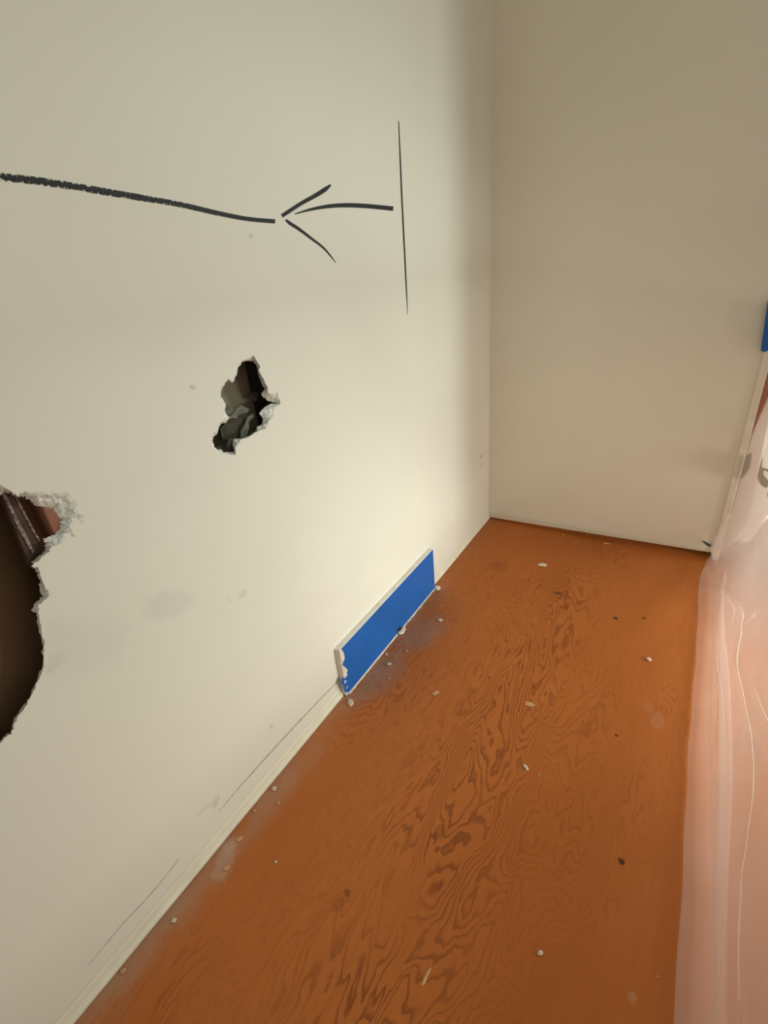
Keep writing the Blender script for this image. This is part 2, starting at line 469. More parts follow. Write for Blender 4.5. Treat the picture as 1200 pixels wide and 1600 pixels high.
so, si = densify(small_out, 3, .0009, 1), densify(small_in, 3, .0011, 2)
bo, bi = densify(big_out, 4, .0014, 3), densify(big_in, 4, .0020, 4)

outer = [(YEND, 0.0), (0.0, 0.0), (0.0, ZTOP), (YEND, ZTOP)]
loops = [[Vector((p[0], p[1], 0)) for p in outer], [Vector((p.x, p.y, 0)) for p in bo], [Vector((p.x, p.y, 0)) for p in so]]
tris = tessellate_polygon(loops)
flat = [p for lp in loops for p in lp]
wall_left = mesh_obj('wall_left', [(0, p.x, p.y) for p in flat], [tuple(t) for t in tris], M_WALL)
structure(wall_left, 'cream painted left wall with marker arrow and two punched holes')


def torn_rim(name, o, i, seed, label):
    """crumbling gypsum between the torn face paper and the hole through the board"""
    rings = 6
    V, Fc = [], []
    n = len(o)
    for r in range(rings):
        t = r / (rings - 1)
        for k in range(n):
            p = Vector(o[k]).lerp(Vector(i[k]), t)
            x = -T * (t ** 1.25)
            w = math.sin(math.pi * t)
            x += w * 0.0045 * noise.noise(Vector((p.x * 160, p.y * 160, seed)))
            d = Vector((noise.noise(Vector((p.x * 110, p.y * 110, seed + 5))), noise.noise(Vector((p.x * 110, p.y * 110, seed + 9)))))
            p = p + d * 0.0028 * w
            V.append((min(x, 0.0004) - 0.0002 * t, p.x, p.y))
    for r in range(rings - 1):
        for k in range(n):
            a, b = r * n + k, r * n + (k + 1) % n
            Fc.append((a, b, b + n, a + n))
    o_ = mesh_obj(name, V, Fc, M_GYP, wall_left)
    o_['label'] = label
    return o_


torn_rim('torn_gypsum_edge', so, si, 2.0, 'chalky broken rim of the small ragged hole')
torn_rim('torn_gypsum_edge', bo, bi, 7.0, 'crumbled white rim of the large hole at the frame edge')

# back side of the drywall, framing and what shows inside the holes
bw = mesh_obj('rear_panel', [(-.105, YEND, 0), (-.105, 0, 0), (-.105, 0, ZTOP), (-.105, YEND, ZTOP)], [(0, 1, 2, 3)], M_PANEL, wall_left)
for y0 in (-1.9, -1.5435, -1.04, -0.60, -0.20):
    bm_obj('stud', box_bm(-.104, -.0135, y0, y0 + .038, 0.0, ZTOP, .002), M_STUD, wall_left)
# brown paper-faced insulation in the bay behind the large hole
V, Fc = [], []
ny, nz = 22, 40
for j in range(nz + 1):
    for i in range(ny + 1):
        a, b = i / ny, j / nz
        y = -1.862 + a * (1.862 - 1.5435)
        z = 0.3 + b * 0.75
        x = -.098 + .052 * math.sin(math.pi * a) ** .7 + .010 * noise.noise(Vector((y * 9, z * 6, 3)))
        V.append((x, y, z))
for j in range(nz):
    for i in range(ny):
        q = j * (ny + 1) + i
        Fc.append((q, q + 1, q + ny + 2, q + ny + 1))
o = mesh_obj('insulation_facing', V, Fc, M_KRAFT, wall_left, True)
o['label'] = 'dark brown paper facing inside the large hole'


def slab(name, outline, thick, mat, parent, warp=0.0, seed=0):
    """a small irregular plate given by its front outline (x, y, z points), with thickness along -x"""
    bm = bmesh.new()
    vs = [bm.verts.new(p) for p in outline]
    f = bm.faces.new(vs)
    r = bmesh.ops.extrude_face_region(bm, geom=[f])
    for v in r['geom']:
        if isinstance(v, bmesh.types.BMVert):
            v.co.x -= thick
    bmesh.ops.triangulate(bm, faces=[f_ for f_ in bm.faces if len(f_.verts) > 4])
    return bm_obj(name, bm, mat, parent)


V = [(-.058 + .004 * noise.noise(Vector((i * .7, j * .5, 8))), -1.30 + .035 * i, .66 + .04 * j) for j in range(9) for i in range(6)]
Fc = [(j * 6 + i, j * 6 + i + 1, j * 6 + i + 7, j * 6 + i + 6) for j in range(8) for i in range(5)]
o = mesh_obj('backing_board', V, Fc, M_BACKING, wall_left, True)
o['label'] = 'grey-brown backing seen through the small hole'

# diagonal dark brace crossing the large hole, with two scuffed pale edges
BR = [(-1.5725,0.8331),(-1.5627,0.8102),(-1.5612,0.7039),(-1.5801,0.7035)]
o = slab('diagonal_brace', [(-.022, a, b) for a, b in BR], .012, M_BRACE, wall_left)
o['label'] = 'dark brown wooden brace slanting across the large hole'
for pl in ([(-1.5734,0.8048),(-1.5702,0.8042),(-1.5702,0.7776),(-1.5698,0.7569),(-1.5693,0.7355),(-1.5698,0.7206),(-1.5723,0.7202),(-1.5730,0.7338),(-1.5743,0.7565),(-1.5735,0.7801)],
           [(-1.5627,0.7984),(-1.5609,0.7976),(-1.5602,0.7737),(-1.5595,0.7526),(-1.5582,0.7304),(-1.5604,0.7307),(-1.5620,0.7539),(-1.5627,0.7749)]):
    slab('scuffed_edge', [(-.0205, a, b) for a, b in pl], .0015, M_SCUFF, wall_left)

# torn paper and broken board hanging inside the small hole
FL = [([(-1.2291,0.8015),(-1.2158,0.7972),(-1.2046,0.8013),(-1.1972,0.8050),(-1.1859,0.8087),(-1.1831,0.8051),(-1.1699,0.7967),(-1.1739,0.7919),(-1.1969,0.7934),(-1.2032,0.7894),(-1.2170,0.7933),(-1.2309,0.7878)], -.022, M_GYPD),
      ([(-1.1926,0.7874),(-1.1771,0.7870),(-1.1738,0.7801),(-1.1845,0.7711),(-1.1956,0.7604),(-1.2022,0.7514),(-1.2363,0.7595),(-1.2374,0.7793),(-1.2213,0.7841)], -.034, M_FLAP),
      ([(-1.1612,0.7851),(-1.1753,0.7831),(-1.1864,0.7723),(-1.1957,0.7632),(-1.2017,0.7520),(-1.1894,0.7490),(-1.1813,0.7627),(-1.1719,0.7720),(-1.1603,0.7788)], -.026, M_GYPD),
      ([(-1.1403,0.8188),(-1.1221,0.8144),(-1.1280,0.8038),(-1.1395,0.8026),(-1.1456,0.8102)], -.040, M_FLAP)]
for pl, x, m in FL:
    slab('torn_board_flap', [(x + .006 * noise.noise(Vector((a * 90, b * 90, 1))), a, b) for a, b in pl], .003, m, wall_left)


# ------------------------------------------------------------------ marker strokes and pencil lines (flat, on the wall)
def stroke(name, seg, mat, label=None, off=0.0004):
    """seg: pairs of edge points (y, z, y, z) along the stroke"""
    V, Fc, uv = [], [], []
    L_ = 0.0
    prev = None
    for (ya, za, yb, zb) in seg:
        m = Vector(((ya + yb) / 2, (za + zb) / 2))
        if prev is not None:
            L_ += (m - prev).length
        prev = m
        for t in (0, .5, 1):
            V.append((off, ya + (yb - ya) * t, za + (zb - za) * t))
            uv.append((L_, t))
    for i in range(len(seg) - 1):
        for t in (0, 1):
            a = i * 3 + t
            Fc.append((a, a + 3, a + 4, a + 1))
    o = mesh_obj(name, V, Fc, mat, wall_left)
    u = o.data.uv_layers.new(name='UVMap')
    for lp in o.data.loops:
        u.data[lp.index].uv = uv[lp.vertex_index]
    if label:
        o['label'] = label
    return o


stroke('marker_stroke', [(-1.5066,1.1228,-1.5028,1.1297),(-1.5045,1.1227,-1.5007,1.1296),(-1.5025,1.1226,-1.4987,1.1296),(-1.5004,1.1225,-1.4966,1.1295),(-1.4983,1.1223,-1.4945,1.1294),(-1.4962,1.1222,-1.4924,1.1293),(-1.4941,1.1221,-1.4903,1.1292),(-1.4920,1.1220,-1.4881,1.1291),(-1.4899,1.1219,-1.4860,1.1290),(-1.4878,1.1217,-1.4838,1.1289),(-1.4856,1.1216,-1.4816,1.1288),(-1.4835,1.1215,-1.4795,1.1287),(-1.4813,1.1213,-1.4772,1.1285),(-1.4792,1.1211,-1.4750,1.1284),(-1.4770,1.1209,-1.4728,1.1282),(-1.4749,1.1207,-1.4706,1.1280),(-1.4727,1.1205,-1.4684,1.1278),(-1.4705,1.1203,-1.4661,1.1276),(-1.4682,1.1200,-1.4639,1.1273),(-1.4660,1.1198,-1.4617,1.1271),(-1.4637,1.1196,-1.4594,1.1269),(-1.4614,1.1194,-1.4571,1.1267),(-1.4590,1.1192,-1.4548,1.1266),(-1.4566,1.1190,-1.4525,1.1264),(-1.4542,1.1189,-1.4502,1.1263),(-1.4517,1.1188,-1.4478,1.1262),(-1.4492,1.1187,-1.4454,1.1261),(-1.4467,1.1186,-1.4429,1.1260),(-1.4442,1.1185,-1.4404,1.1260),(-1.4417,1.1185,-1.4379,1.1260),(-1.4391,1.1184,-1.4354,1.1259),(-1.4366,1.1184,-1.4328,1.1259),(-1.4340,1.1183,-1.4302,1.1258),(-1.4314,1.1183,-1.4276,1.1258),(-1.4288,1.1182,-1.4250,1.1257),(-1.4262,1.1181,-1.4223,1.1256),(-1.4236,1.1180,-1.4196,1.1255),(-1.4210,1.1179,-1.4170,1.1254),(-1.4184,1.1177,-1.4143,1.1253),(-1.4157,1.1176,-1.4116,1.1252),(-1.4131,1.1174,-1.4089,1.1250),(-1.4104,1.1173,-1.4062,1.1248),(-1.4077,1.1171,-1.4035,1.1247),(-1.4049,1.1169,-1.4007,1.1245),(-1.4022,1.1167,-1.3979,1.1243),(-1.3994,1.1165,-1.3952,1.1241),(-1.3966,1.1163,-1.3923,1.1240),(-1.3938,1.1161,-1.3895,1.1238),(-1.3910,1.1159,-1.3867,1.1236),(-1.3881,1.1157,-1.3838,1.1234),(-1.3852,1.1155,-1.3809,1.1232),(-1.3823,1.1153,-1.3780,1.1230),(-1.3794,1.1150,-1.3751,1.1227),(-1.3765,1.1148,-1.3721,1.1225),(-1.3735,1.1146,-1.3692,1.1223),(-1.3705,1.1144,-1.3662,1.1220),(-1.3675,1.1141,-1.3631,1.1218),(-1.3645,1.1139,-1.3601,1.1216),(-1.3614,1.1137,-1.3570,1.1213),(-1.3583,1.1134,-1.3539,1.1211),(-1.3552,1.1132,-1.3508,1.1208),(-1.3521,1.1129,-1.3477,1.1205),(-1.3489,1.1127,-1.3445,1.1203),(-1.3457,1.1124,-1.3413,1.1200),(-1.3425,1.1121,-1.3381,1.1198),(-1.3392,1.1119,-1.3349,1.1195),(-1.3359,1.1116,-1.3316,1.1192),(-1.3326,1.1114,-1.3283,1.1189),(-1.3292,1.1112,-1.3250,1.1187),(-1.3259,1.1109,-1.3216,1.1184),(-1.3225,1.1107,-1.3183,1.1181),(-1.3190,1.1104,-1.3148,1.1178),(-1.3156,1.1102,-1.3114,1.1175),(-1.3121,1.1099,-1.3079,1.1172),(-1.3085,1.1096,-1.3044,1.1169),(-1.3050,1.1094,-1.3009,1.1166),(-1.3014,1.1091,-1.2973,1.1163),(-1.2978,1.1088,-1.2937,1.1160),(-1.2942,1.1086,-1.2901,1.1157),(-1.2905,1.1083,-1.2864,1.1154),(-1.2868,1.1080,-1.2827,1.1150),(-1.2830,1.1077,-1.2790,1.1147),(-1.2792,1.1074,-1.2752,1.1144),(-1.2754,1.1071,-1.2714,1.1141),(-1.2716,1.1068,-1.2676,1.1138),(-1.2677,1.1065,-1.2637,1.1134),(-1.2638,1.1062,-1.2598,1.1131),(-1.2598,1.1059,-1.2559,1.1127),(-1.2558,1.1056,-1.2519,1.1124),(-1.2518,1.1052,-1.2479,1.1120),(-1.2478,1.1049,-1.2438,1.1116),(-1.2437,1.1045,-1.2398,1.1112),(-1.2397,1.1041,-1.2356,1.1108),(-1.2355,1.1037,-1.2315,1.1103),(-1.2314,1.1032,-1.2273,1.1098),(-1.2273,1.1028,-1.2231,1.1093),(-1.2231,1.1023,-1.2189,1.1088),(-1.2189,1.1018,-1.2146,1.1083),(-1.2146,1.1012,-1.2103,1.1077),(-1.2103,1.1006,-1.2060,1.1071),(-1.2059,1.1001,-1.2017,1.1065),(-1.2015,1.0995,-1.1973,1.1059),(-1.1971,1.0989,-1.1929,1.1053),(-1.1926,1.0983,-1.1884,1.1047),(-1.1880,1.0977,-1.1839,1.1041),(-1.1834,1.0972,-1.1793,1.1035),(-1.1787,1.0966,-1.1747,1.1029),(-1.1740,1.0960,-1.1700,1.1023),(-1.1692,1.0955,-1.1653,1.1018),(-1.1644,1.0950,-1.1605,1.1012),(-1.1595,1.0944,-1.1556,1.1006),(-1.1545,1.0939,-1.1507,1.1000),(-1.1495,1.0933,-1.1457,1.0994),(-1.1444,1.0928,-1.1407,1.0989),(-1.1393,1.0923,-1.1357,1.0983),(-1.1341,1.0918,-1.1305,1.0978),(-1.1288,1.0913,-1.1253,1.0972),(-1.1234,1.0908,-1.1201,1.0967),(-1.1179,1.0904,-1.1147,1.0963),(-1.1123,1.0900,-1.1093,1.0959),(-1.1067,1.0897,-1.1038,1.0956),(-1.1010,1.0893,-1.0982,1.0953),(-1.0952,1.0891,-1.0925,1.0950),(-1.0893,1.0888,-1.0867,1.0948),(-1.0833,1.0886,-1.0808,1.0947),(-1.0773,1.0884,-1.0748,1.0945),(-1.0713,1.0882,-1.0687,1.0944),(-1.0651,1.0880,-1.0626,1.0942),(-1.0589,1.0878,-1.0563,1.0940),(-1.0527,1.0876,-1.0500,1.0939),(-1.0464,1.0874,-1.0437,1.0937)], M_INKDRY, 'black arrow shaft, dry and textured towards the left')
stroke('marker_stroke', [(-1.0237,1.0967,-1.0278,1.1014),(-1.0170,1.0992,-1.0212,1.1038),(-1.0103,1.1016,-1.0146,1.1063),(-1.0035,1.1042,-1.0079,1.1088),(-0.9967,1.1067,-1.0011,1.1114),(-0.9899,1.1092,-0.9943,1.1139),(-0.9829,1.1118,-0.9873,1.1165),(-0.9759,1.1143,-0.9803,1.1191),(-0.9688,1.1168,-0.9731,1.1216),(-0.9616,1.1192,-0.9658,1.1242),(-0.9542,1.1216,-0.9584,1.1267),(-0.9467,1.1239,-0.9509,1.1292),(-0.9390,1.1263,-0.9433,1.1316),(-0.9312,1.1287,-0.9357,1.1341),(-0.9233,1.1311,-0.9282,1.1367),(-0.9153,1.1337,-0.9206,1.1393),(-0.9074,1.1364,-0.9131,1.1420),(-0.8993,1.1392,-0.9055,1.1448),(-0.8912,1.1421,-0.8980,1.1477),(-0.8838,1.1457,-0.8902,1.1503),(-0.8770,1.1497,-0.8819,1.1529),(-0.8703,1.1536,-0.8735,1.1556)], M_INK, 'upper black arrowhead barb')
stroke('marker_stroke', [(-1.0192,1.0924,-1.0150,1.0948),(-1.0152,1.0892,-1.0095,1.0927),(-1.0104,1.0863,-1.0041,1.0905),(-1.0046,1.0840,-0.9987,1.0883),(-0.9987,1.0818,-0.9929,1.0862),(-0.9929,1.0797,-0.9869,1.0839),(-0.9872,1.0773,-0.9812,1.0814),(-0.9816,1.0749,-0.9755,1.0788),(-0.9759,1.0724,-0.9699,1.0761),(-0.9702,1.0698,-0.9643,1.0734),(-0.9645,1.0671,-0.9587,1.0706),(-0.9586,1.0644,-0.9531,1.0677),(-0.9526,1.0616,-0.9473,1.0649),(-0.9465,1.0589,-0.9413,1.0621),(-0.9402,1.0562,-0.9352,1.0593),(-0.9341,1.0534,-0.9291,1.0564),(-0.9281,1.0505,-0.9231,1.0532),(-0.9224,1.0474,-0.9173,1.0499),(-0.9169,1.0441,-0.9120,1.0463),(-0.9117,1.0406,-0.9071,1.0424),(-0.9066,1.0369,-0.9023,1.0385),(-0.9015,1.0331,-0.8977,1.0345),(-0.8963,1.0293,-0.8932,1.0303),(-0.8910,1.0254,-0.8889,1.0261),(-0.8857,1.0214,-0.8846,1.0218)], M_INK, 'lower black arrowhead barb')
stroke('marker_stroke', [(-0.9904,1.1024,-0.9907,1.1039),(-0.9829,1.1036,-0.9834,1.1055),(-0.9753,1.1048,-0.9760,1.1071),(-0.9677,1.1060,-0.9685,1.1087),(-0.9600,1.1072,-0.9608,1.1104),(-0.9522,1.1084,-0.9531,1.1120),(-0.9443,1.1094,-0.9452,1.1135),(-0.9364,1.1105,-0.9371,1.1150),(-0.9283,1.1115,-0.9290,1.1163),(-0.9201,1.1125,-0.9207,1.1176),(-0.9118,1.1134,-0.9123,1.1188),(-0.9035,1.1143,-0.9038,1.1200),(-0.8950,1.1151,-0.8951,1.1211),(-0.8864,1.1158,-0.8864,1.1222),(-0.8778,1.1165,-0.8775,1.1231),(-0.8690,1.1172,-0.8685,1.1239),(-0.8601,1.1178,-0.8594,1.1247),(-0.8510,1.1183,-0.8501,1.1254),(-0.8419,1.1187,-0.8408,1.1260),(-0.8327,1.1191,-0.8313,1.1266),(-0.8233,1.1195,-0.8217,1.1271),(-0.8139,1.1198,-0.8120,1.1275),(-0.8043,1.1200,-0.8021,1.1278),(-0.7945,1.1202,-0.7922,1.1281),(-0.7846,1.1203,-0.7821,1.1283),(-0.7746,1.1204,-0.7719,1.1285),(-0.7643,1.1205,-0.7616,1.1286),(-0.7540,1.1205,-0.7512,1.1288),(-0.7435,1.1206,-0.7406,1.1288),(-0.7329,1.1205,-0.7298,1.1289),(-0.7222,1.1205,-0.7189,1.1289),(-0.7112,1.1204,-0.7079,1.1289),(-0.7001,1.1203,-0.6967,1.1288),(-0.6887,1.1202,-0.6853,1.1288),(-0.6772,1.1201,-0.6738,1.1287),(-0.6655,1.1199,-0.6621,1.1287),(-0.6537,1.1198,-0.6502,1.1286),(-0.6416,1.1197,-0.6381,1.1285)], M_INK, 'short curved black stroke beside the upright line')
stroke('marker_line', [(-0.5911,1.2922,-0.5876,1.2928),(-0.5914,1.2875,-0.5877,1.2881),(-0.5917,1.2828,-0.5878,1.2834),(-0.5921,1.2781,-0.5879,1.2787),(-0.5924,1.2733,-0.5881,1.2740),(-0.5927,1.2686,-0.5882,1.2692),(-0.5931,1.2638,-0.5883,1.2644),(-0.5934,1.2590,-0.5884,1.2596),(-0.5937,1.2541,-0.5886,1.2548),(-0.5941,1.2493,-0.5887,1.2500),(-0.5944,1.2444,-0.5888,1.2452),(-0.5947,1.2396,-0.5889,1.2403),(-0.5951,1.2347,-0.5891,1.2354),(-0.5954,1.2298,-0.5892,1.2305),(-0.5957,1.2248,-0.5893,1.2256),(-0.5961,1.2199,-0.5894,1.2206),(-0.5963,1.2149,-0.5896,1.2157),(-0.5966,1.2100,-0.5899,1.2107),(-0.5969,1.2050,-0.5901,1.2057),(-0.5971,1.2000,-0.5903,1.2007),(-0.5974,1.1949,-0.5905,1.1956),(-0.5977,1.1899,-0.5907,1.1906),(-0.5980,1.1848,-0.5910,1.1855),(-0.5982,1.1797,-0.5912,1.1804),(-0.5985,1.1746,-0.5914,1.1752),(-0.5988,1.1695,-0.5916,1.1701),(-0.5990,1.1644,-0.5918,1.1650),(-0.5993,1.1592,-0.5920,1.1598),(-0.5995,1.1540,-0.5922,1.1546),(-0.5997,1.1488,-0.5923,1.1494),(-0.5999,1.1436,-0.5925,1.1441),(-0.6001,1.1384,-0.5927,1.1389),(-0.6002,1.1331,-0.5928,1.1336),(-0.6004,1.1279,-0.5929,1.1283),(-0.6005,1.1226,-0.5931,1.1230),(-0.6007,1.1173,-0.5932,1.1176),(-0.6008,1.1119,-0.5933,1.1123),(-0.6009,1.1066,-0.5934,1.1069),(-0.6011,1.1012,-0.5935,1.1015),(-0.6012,1.0958,-0.5937,1.0961),(-0.6013,1.0904,-0.5938,1.0906),(-0.6015,1.0849,-0.5939,1.0852),(-0.6016,1.0794,-0.5940,1.0797),(-0.6017,1.0740,-0.5942,1.0741),(-0.6019,1.0684,-0.5943,1.0686),(-0.6020,1.0629,-0.5945,1.0630),(-0.6021,1.0574,-0.5947,1.0575),(-0.6023,1.0518,-0.5948,1.0519),(-0.6024,1.0462,-0.5950,1.0462),(-0.6025,1.0405,-0.5951,1.0406),(-0.6026,1.0349,-0.5953,1.0349),(-0.6028,1.0292,-0.5955,1.0292),(-0.6029,1.0235,-0.5956,1.0235),(-0.6030,1.0178,-0.5958,1.0177),(-0.6032,1.0121,-0.5959,1.0120),(-0.6033,1.0063,-0.5961,1.0062),(-0.6034,1.0005,-0.5963,1.0003),(-0.6035,0.9947,-0.5965,0.9945),(-0.6036,0.9888,-0.5967,0.9886),(-0.6037,0.9830,-0.5969,0.9827),(-0.6038,0.9771,-0.5971,0.9768),(-0.6039,0.9711,-0.5973,0.9709),(-0.6040,0.9652,-0.5975,0.9649),(-0.6041,0.9592,-0.5977,0.9589),(-0.6041,0.9532,-0.5979,0.9529),(-0.6043,0.9472,-0.5981,0.9469),(-0.6044,0.9412,-0.5984,0.9408),(-0.6043,0.9351,-0.5988,0.9347),(-0.6042,0.9290,-0.5993,0.9286),(-0.6041,0.9228,-0.5998,0.9225),(-0.6040,0.9167,-0.6003,0.9164),(-0.6039,0.9104,-0.6008,0.9102),(-0.6038,0.9042,-0.6013,0.9040),(-0.6037,0.8980,-0.6018,0.8978),(-0.6036,0.8917,-0.6023,0.8916)], M_INK, 'thin upright black line right of the arrow')
stroke('pencil_line', [(-1.0851,0.0598,-1.0832,0.0557),(-1.0930,0.0605,-1.0910,0.0564),(-1.1007,0.0611,-1.0988,0.0570),(-1.1084,0.0618,-1.1065,0.0576),(-1.1161,0.0625,-1.1141,0.0583),(-1.1236,0.0632,-1.1217,0.0589),(-1.1311,0.0638,-1.1292,0.0595),(-1.1385,0.0645,-1.1366,0.0602),(-1.1459,0.0652,-1.1439,0.0608),(-1.1532,0.0658,-1.1512,0.0614),(-1.1604,0.0664,-1.1584,0.0620),(-1.1675,0.0671,-1.1655,0.0626),(-1.1746,0.0677,-1.1726,0.0631),(-1.1816,0.0682,-1.1796,0.0637),(-1.1885,0.0688,-1.1865,0.0642),(-1.1954,0.0694,-1.1934,0.0647),(-1.2021,0.0699,-1.2002,0.0652),(-1.2089,0.0704,-1.2069,0.0657),(-1.2155,0.0709,-1.2136,0.0661),(-1.2221,0.0713,-1.2202,0.0666),(-1.2286,0.0717,-1.2267,0.0670),(-1.2350,0.0721,-1.2332,0.0674),(-1.2414,0.0725,-1.2396,0.0678),(-1.2478,0.0728,-1.2459,0.0682),(-1.2540,0.0732,-1.2522,0.0685),(-1.2602,0.0735,-1.2585,0.0689),(-1.2664,0.0738,-1.2646,0.0692),(-1.2725,0.0741,-1.2708,0.0696),(-1.2786,0.0744,-1.2768,0.0699),(-1.2845,0.0747,-1.2828,0.0702),(-1.2905,0.0750,-1.2888,0.0705),(-1.2964,0.0752,-1.2947,0.0707),(-1.3022,0.0755,-1.3006,0.0710),(-1.3080,0.0757,-1.3064,0.0713),(-1.3137,0.0760,-1.3121,0.0715),(-1.3194,0.0762,-1.3179,0.0718),(-1.3251,0.0764,-1.3235,0.0720),(-1.3307,0.0766,-1.3291,0.0722),(-1.3362,0.0768,-1.3347,0.0725),(-1.3417,0.0769,-1.3403,0.0727),(-1.3471,0.0771,-1.3458,0.0730),(-1.3526,0.0772,-1.3512,0.0732),(-1.3579,0.0774,-1.3566,0.0734),(-1.3632,0.0775,-1.3620,0.0736),(-1.3685,0.0777,-1.3673,0.0738),(-1.3737,0.0778,-1.3725,0.0740),(-1.3789,0.0779,-1.3778,0.0742),(-1.3841,0.0780,-1.3829,0.0744),(-1.3892,0.0780,-1.3881,0.0745),(-1.3943,0.0781,-1.3932,0.0746),(-1.3993,0.0782,-1.3982,0.0748),(-1.4043,0.0782,-1.4032,0.0749),(-1.4092,0.0782,-1.4082,0.0749),(-1.4141,0.0782,-1.4131,0.0750),(-1.4189,0.0782,-1.4180,0.0751),(-1.4238,0.0781,-1.4228,0.0751),(-1.4285,0.0781,-1.4276,0.0751),(-1.4333,0.0780,-1.4324,0.0751),(-1.4380,0.0779,-1.4371,0.0750),(-1.4426,0.0778,-1.4418,0.0750),(-1.4473,0.0777,-1.4465,0.0749),(-1.4518,0.0775,-1.4511,0.0749),(-1.4564,0.0774,-1.4557,0.0748),(-1.4609,0.0773,-1.4602,0.0747),(-1.4654,0.0771,-1.4647,0.0746),(-1.4699,0.0770,-1.4692,0.0746),(-1.4743,0.0769,-1.4737,0.0745),(-1.4787,0.0767,-1.4781,0.0744),(-1.4831,0.0766,-1.4825,0.0744),(-1.4875,0.0765,-1.4869,0.0743)], M_PENCIL)
stroke('pencil_line', [(-1.5826,0.0722,-1.5823,0.0706),(-1.5864,0.0719,-1.5860,0.0702),(-1.5901,0.0715,-1.5897,0.0698),(-1.5938,0.0711,-1.5934,0.0694),(-1.5975,0.0707,-1.5971,0.0689),(-1.6011,0.0703,-1.6007,0.0685),(-1.6047,0.0699,-1.6044,0.0680),(-1.6083,0.0695,-1.6080,0.0676),(-1.6119,0.0691,-1.6115,0.0672),(-1.6155,0.0688,-1.6151,0.0667),(-1.6190,0.0684,-1.6187,0.0664),(-1.6226,0.0682,-1.6222,0.0660),(-1.6261,0.0679,-1.6257,0.0657),(-1.6296,0.0677,-1.6292,0.0655),(-1.6331,0.0675,-1.6327,0.0653),(-1.6366,0.0674,-1.6362,0.0651),(-1.6401,0.0674,-1.6397,0.0651),(-1.6435,0.0675,-1.6432,0.0651),(-1.6470,0.0676,-1.6466,0.0653),(-1.6504,0.0678,-1.6501,0.0655),(-1.6538,0.0680,-1.6535,0.0657),(-1.6573,0.0683,-1.6570,0.0660),(-1.6606,0.0686,-1.6604,0.0663),(-1.6640,0.0689,-1.6638,0.0667),(-1.6674,0.0693,-1.6671,0.0670),(-1.6707,0.0697,-1.6705,0.0674),(-1.6741,0.0700,-1.6738,0.0678),(-1.6774,0.0704,-1.6771,0.0682),(-1.6806,0.0707,-1.6804,0.0685),(-1.6839,0.0710,-1.6836,0.0688),(-1.6871,0.0713,-1.6869,0.0691),(-1.6903,0.0715,-1.6901,0.0693),(-1.6935,0.0716,-1.6932,0.0694),(-1.6966,0.0717,-1.6964,0.0695),(-1.6998,0.0717,-1.6995,0.0696),(-1.7029,0.0717,-1.7026,0.0696),(-1.7059,0.0716,-1.7057,0.0696),(-1.7090,0.0715,-1.7088,0.0695),(-1.7120,0.0713,-1.7118,0.0695),(-1.7150,0.0712,-1.7148,0.0694),(-1.7180,0.0710,-1.7178,0.0692),(-1.7210,0.0708,-1.7208,0.0691),(-1.7240,0.0706,-1.7238,0.0689),(-1.7269,0.0703,-1.7267,0.0687),(-1.7298,0.0701,-1.7297,0.0686),(-1.7328,0.0698,-1.7326,0.0684),(-1.7356,0.0696,-1.7355,0.0682),(-1.7385,0.0693,-1.7384,0.0680),(-1.7414,0.0691,-1.7413,0.0678),(-1.7442,0.0689,-1.7441,0.0677),(-1.7471,0.0687,-1.7470,0.0675),(-1.7499,0.0684,-1.7498,0.0673),(-1.7527,0.0683,-1.7526,0.0672)], M_PENCIL)

YB0, YB1, XB, ZB = -1.074, -0.5555, .0145, .1625      # extent of the blue-taped board
# thin ledge of old caulk and paint along the foot of the left wall
V, Fc = [], []
prof = [(0.0005, .034), (.0022, .031), (.0030, .022), (.0032, .012), (.0058, .009), (.0075, .0042), (.0040, .0030), (.0038, 0.0)]
n = 240
for i in range(n + 1):
    y = YEND + (0.0 - YEND) * i / n
    for q, (px, pz) in enumerate(prof):
        gap = YB0 - .014 < y < YB1 + .002      # interrupted by the leftover board
        w = noise.noise(Vector((y * 14, q * .6, 0))) * .0010 + noise.noise(Vector((y * 55, q * .9, 4))) * .0007
        V.append((.0002 if gap else max(px + w * (q > 0), .0003), y, max(pz + w * 1.4 * (0 < q < 7), 0)))
m = len(prof)
for i in range(n):
    for q in range(m - 1):
        a = i * m + q
        Fc.append((a, a + m, a + m + 1, a + 1))
bl = mesh_obj('baseboard_left', V, Fc, M_STRIP, None, True)
structure(bl, 'thin painted caulk ledge along the foot of the left wall', 'baseboard')

# back wall: board held a little off the floor so a dark gap shows, wider towards the opening
V = []
n = 60
Fc = []
for i in range(n + 1):
    x = XJ * i / n + 0.0
    g = .0085 + .0165 * (i / n) + .0012 * noise.noise(Vector((x * 30, 0, 2)))
    V += [(x, 0, g), (x, 0, .05), (x, 0, ZTOP), (x, T, g), (x, .10, g)]
for i in range(n):
    a = i * 5
    Fc += [(a, a + 5, a + 6, a + 1), (a + 1, a + 6, a + 7, a + 2), (a + 3, a + 8, a + 5, a)]
e = n * 5
Fc.append((e, e + 3, e + 2))
wall_back = mesh_obj('wall_back', V, Fc, M_BACK)
structure(wall_back, 'tan shaded end wall of the narrow space')
bm_obj('sole_plate', box_bm(-.02, XJ, .040, .10, .0, .05), M_BRACE, wall_back)

ceil = bm_obj('ceiling', box_bm(-.11, XJ + .02, YEND, .10, ZTOP, ZTOP + .02), M_CEIL)
structure(ceil, 'off-white ceiling above the frame', 'ceiling')

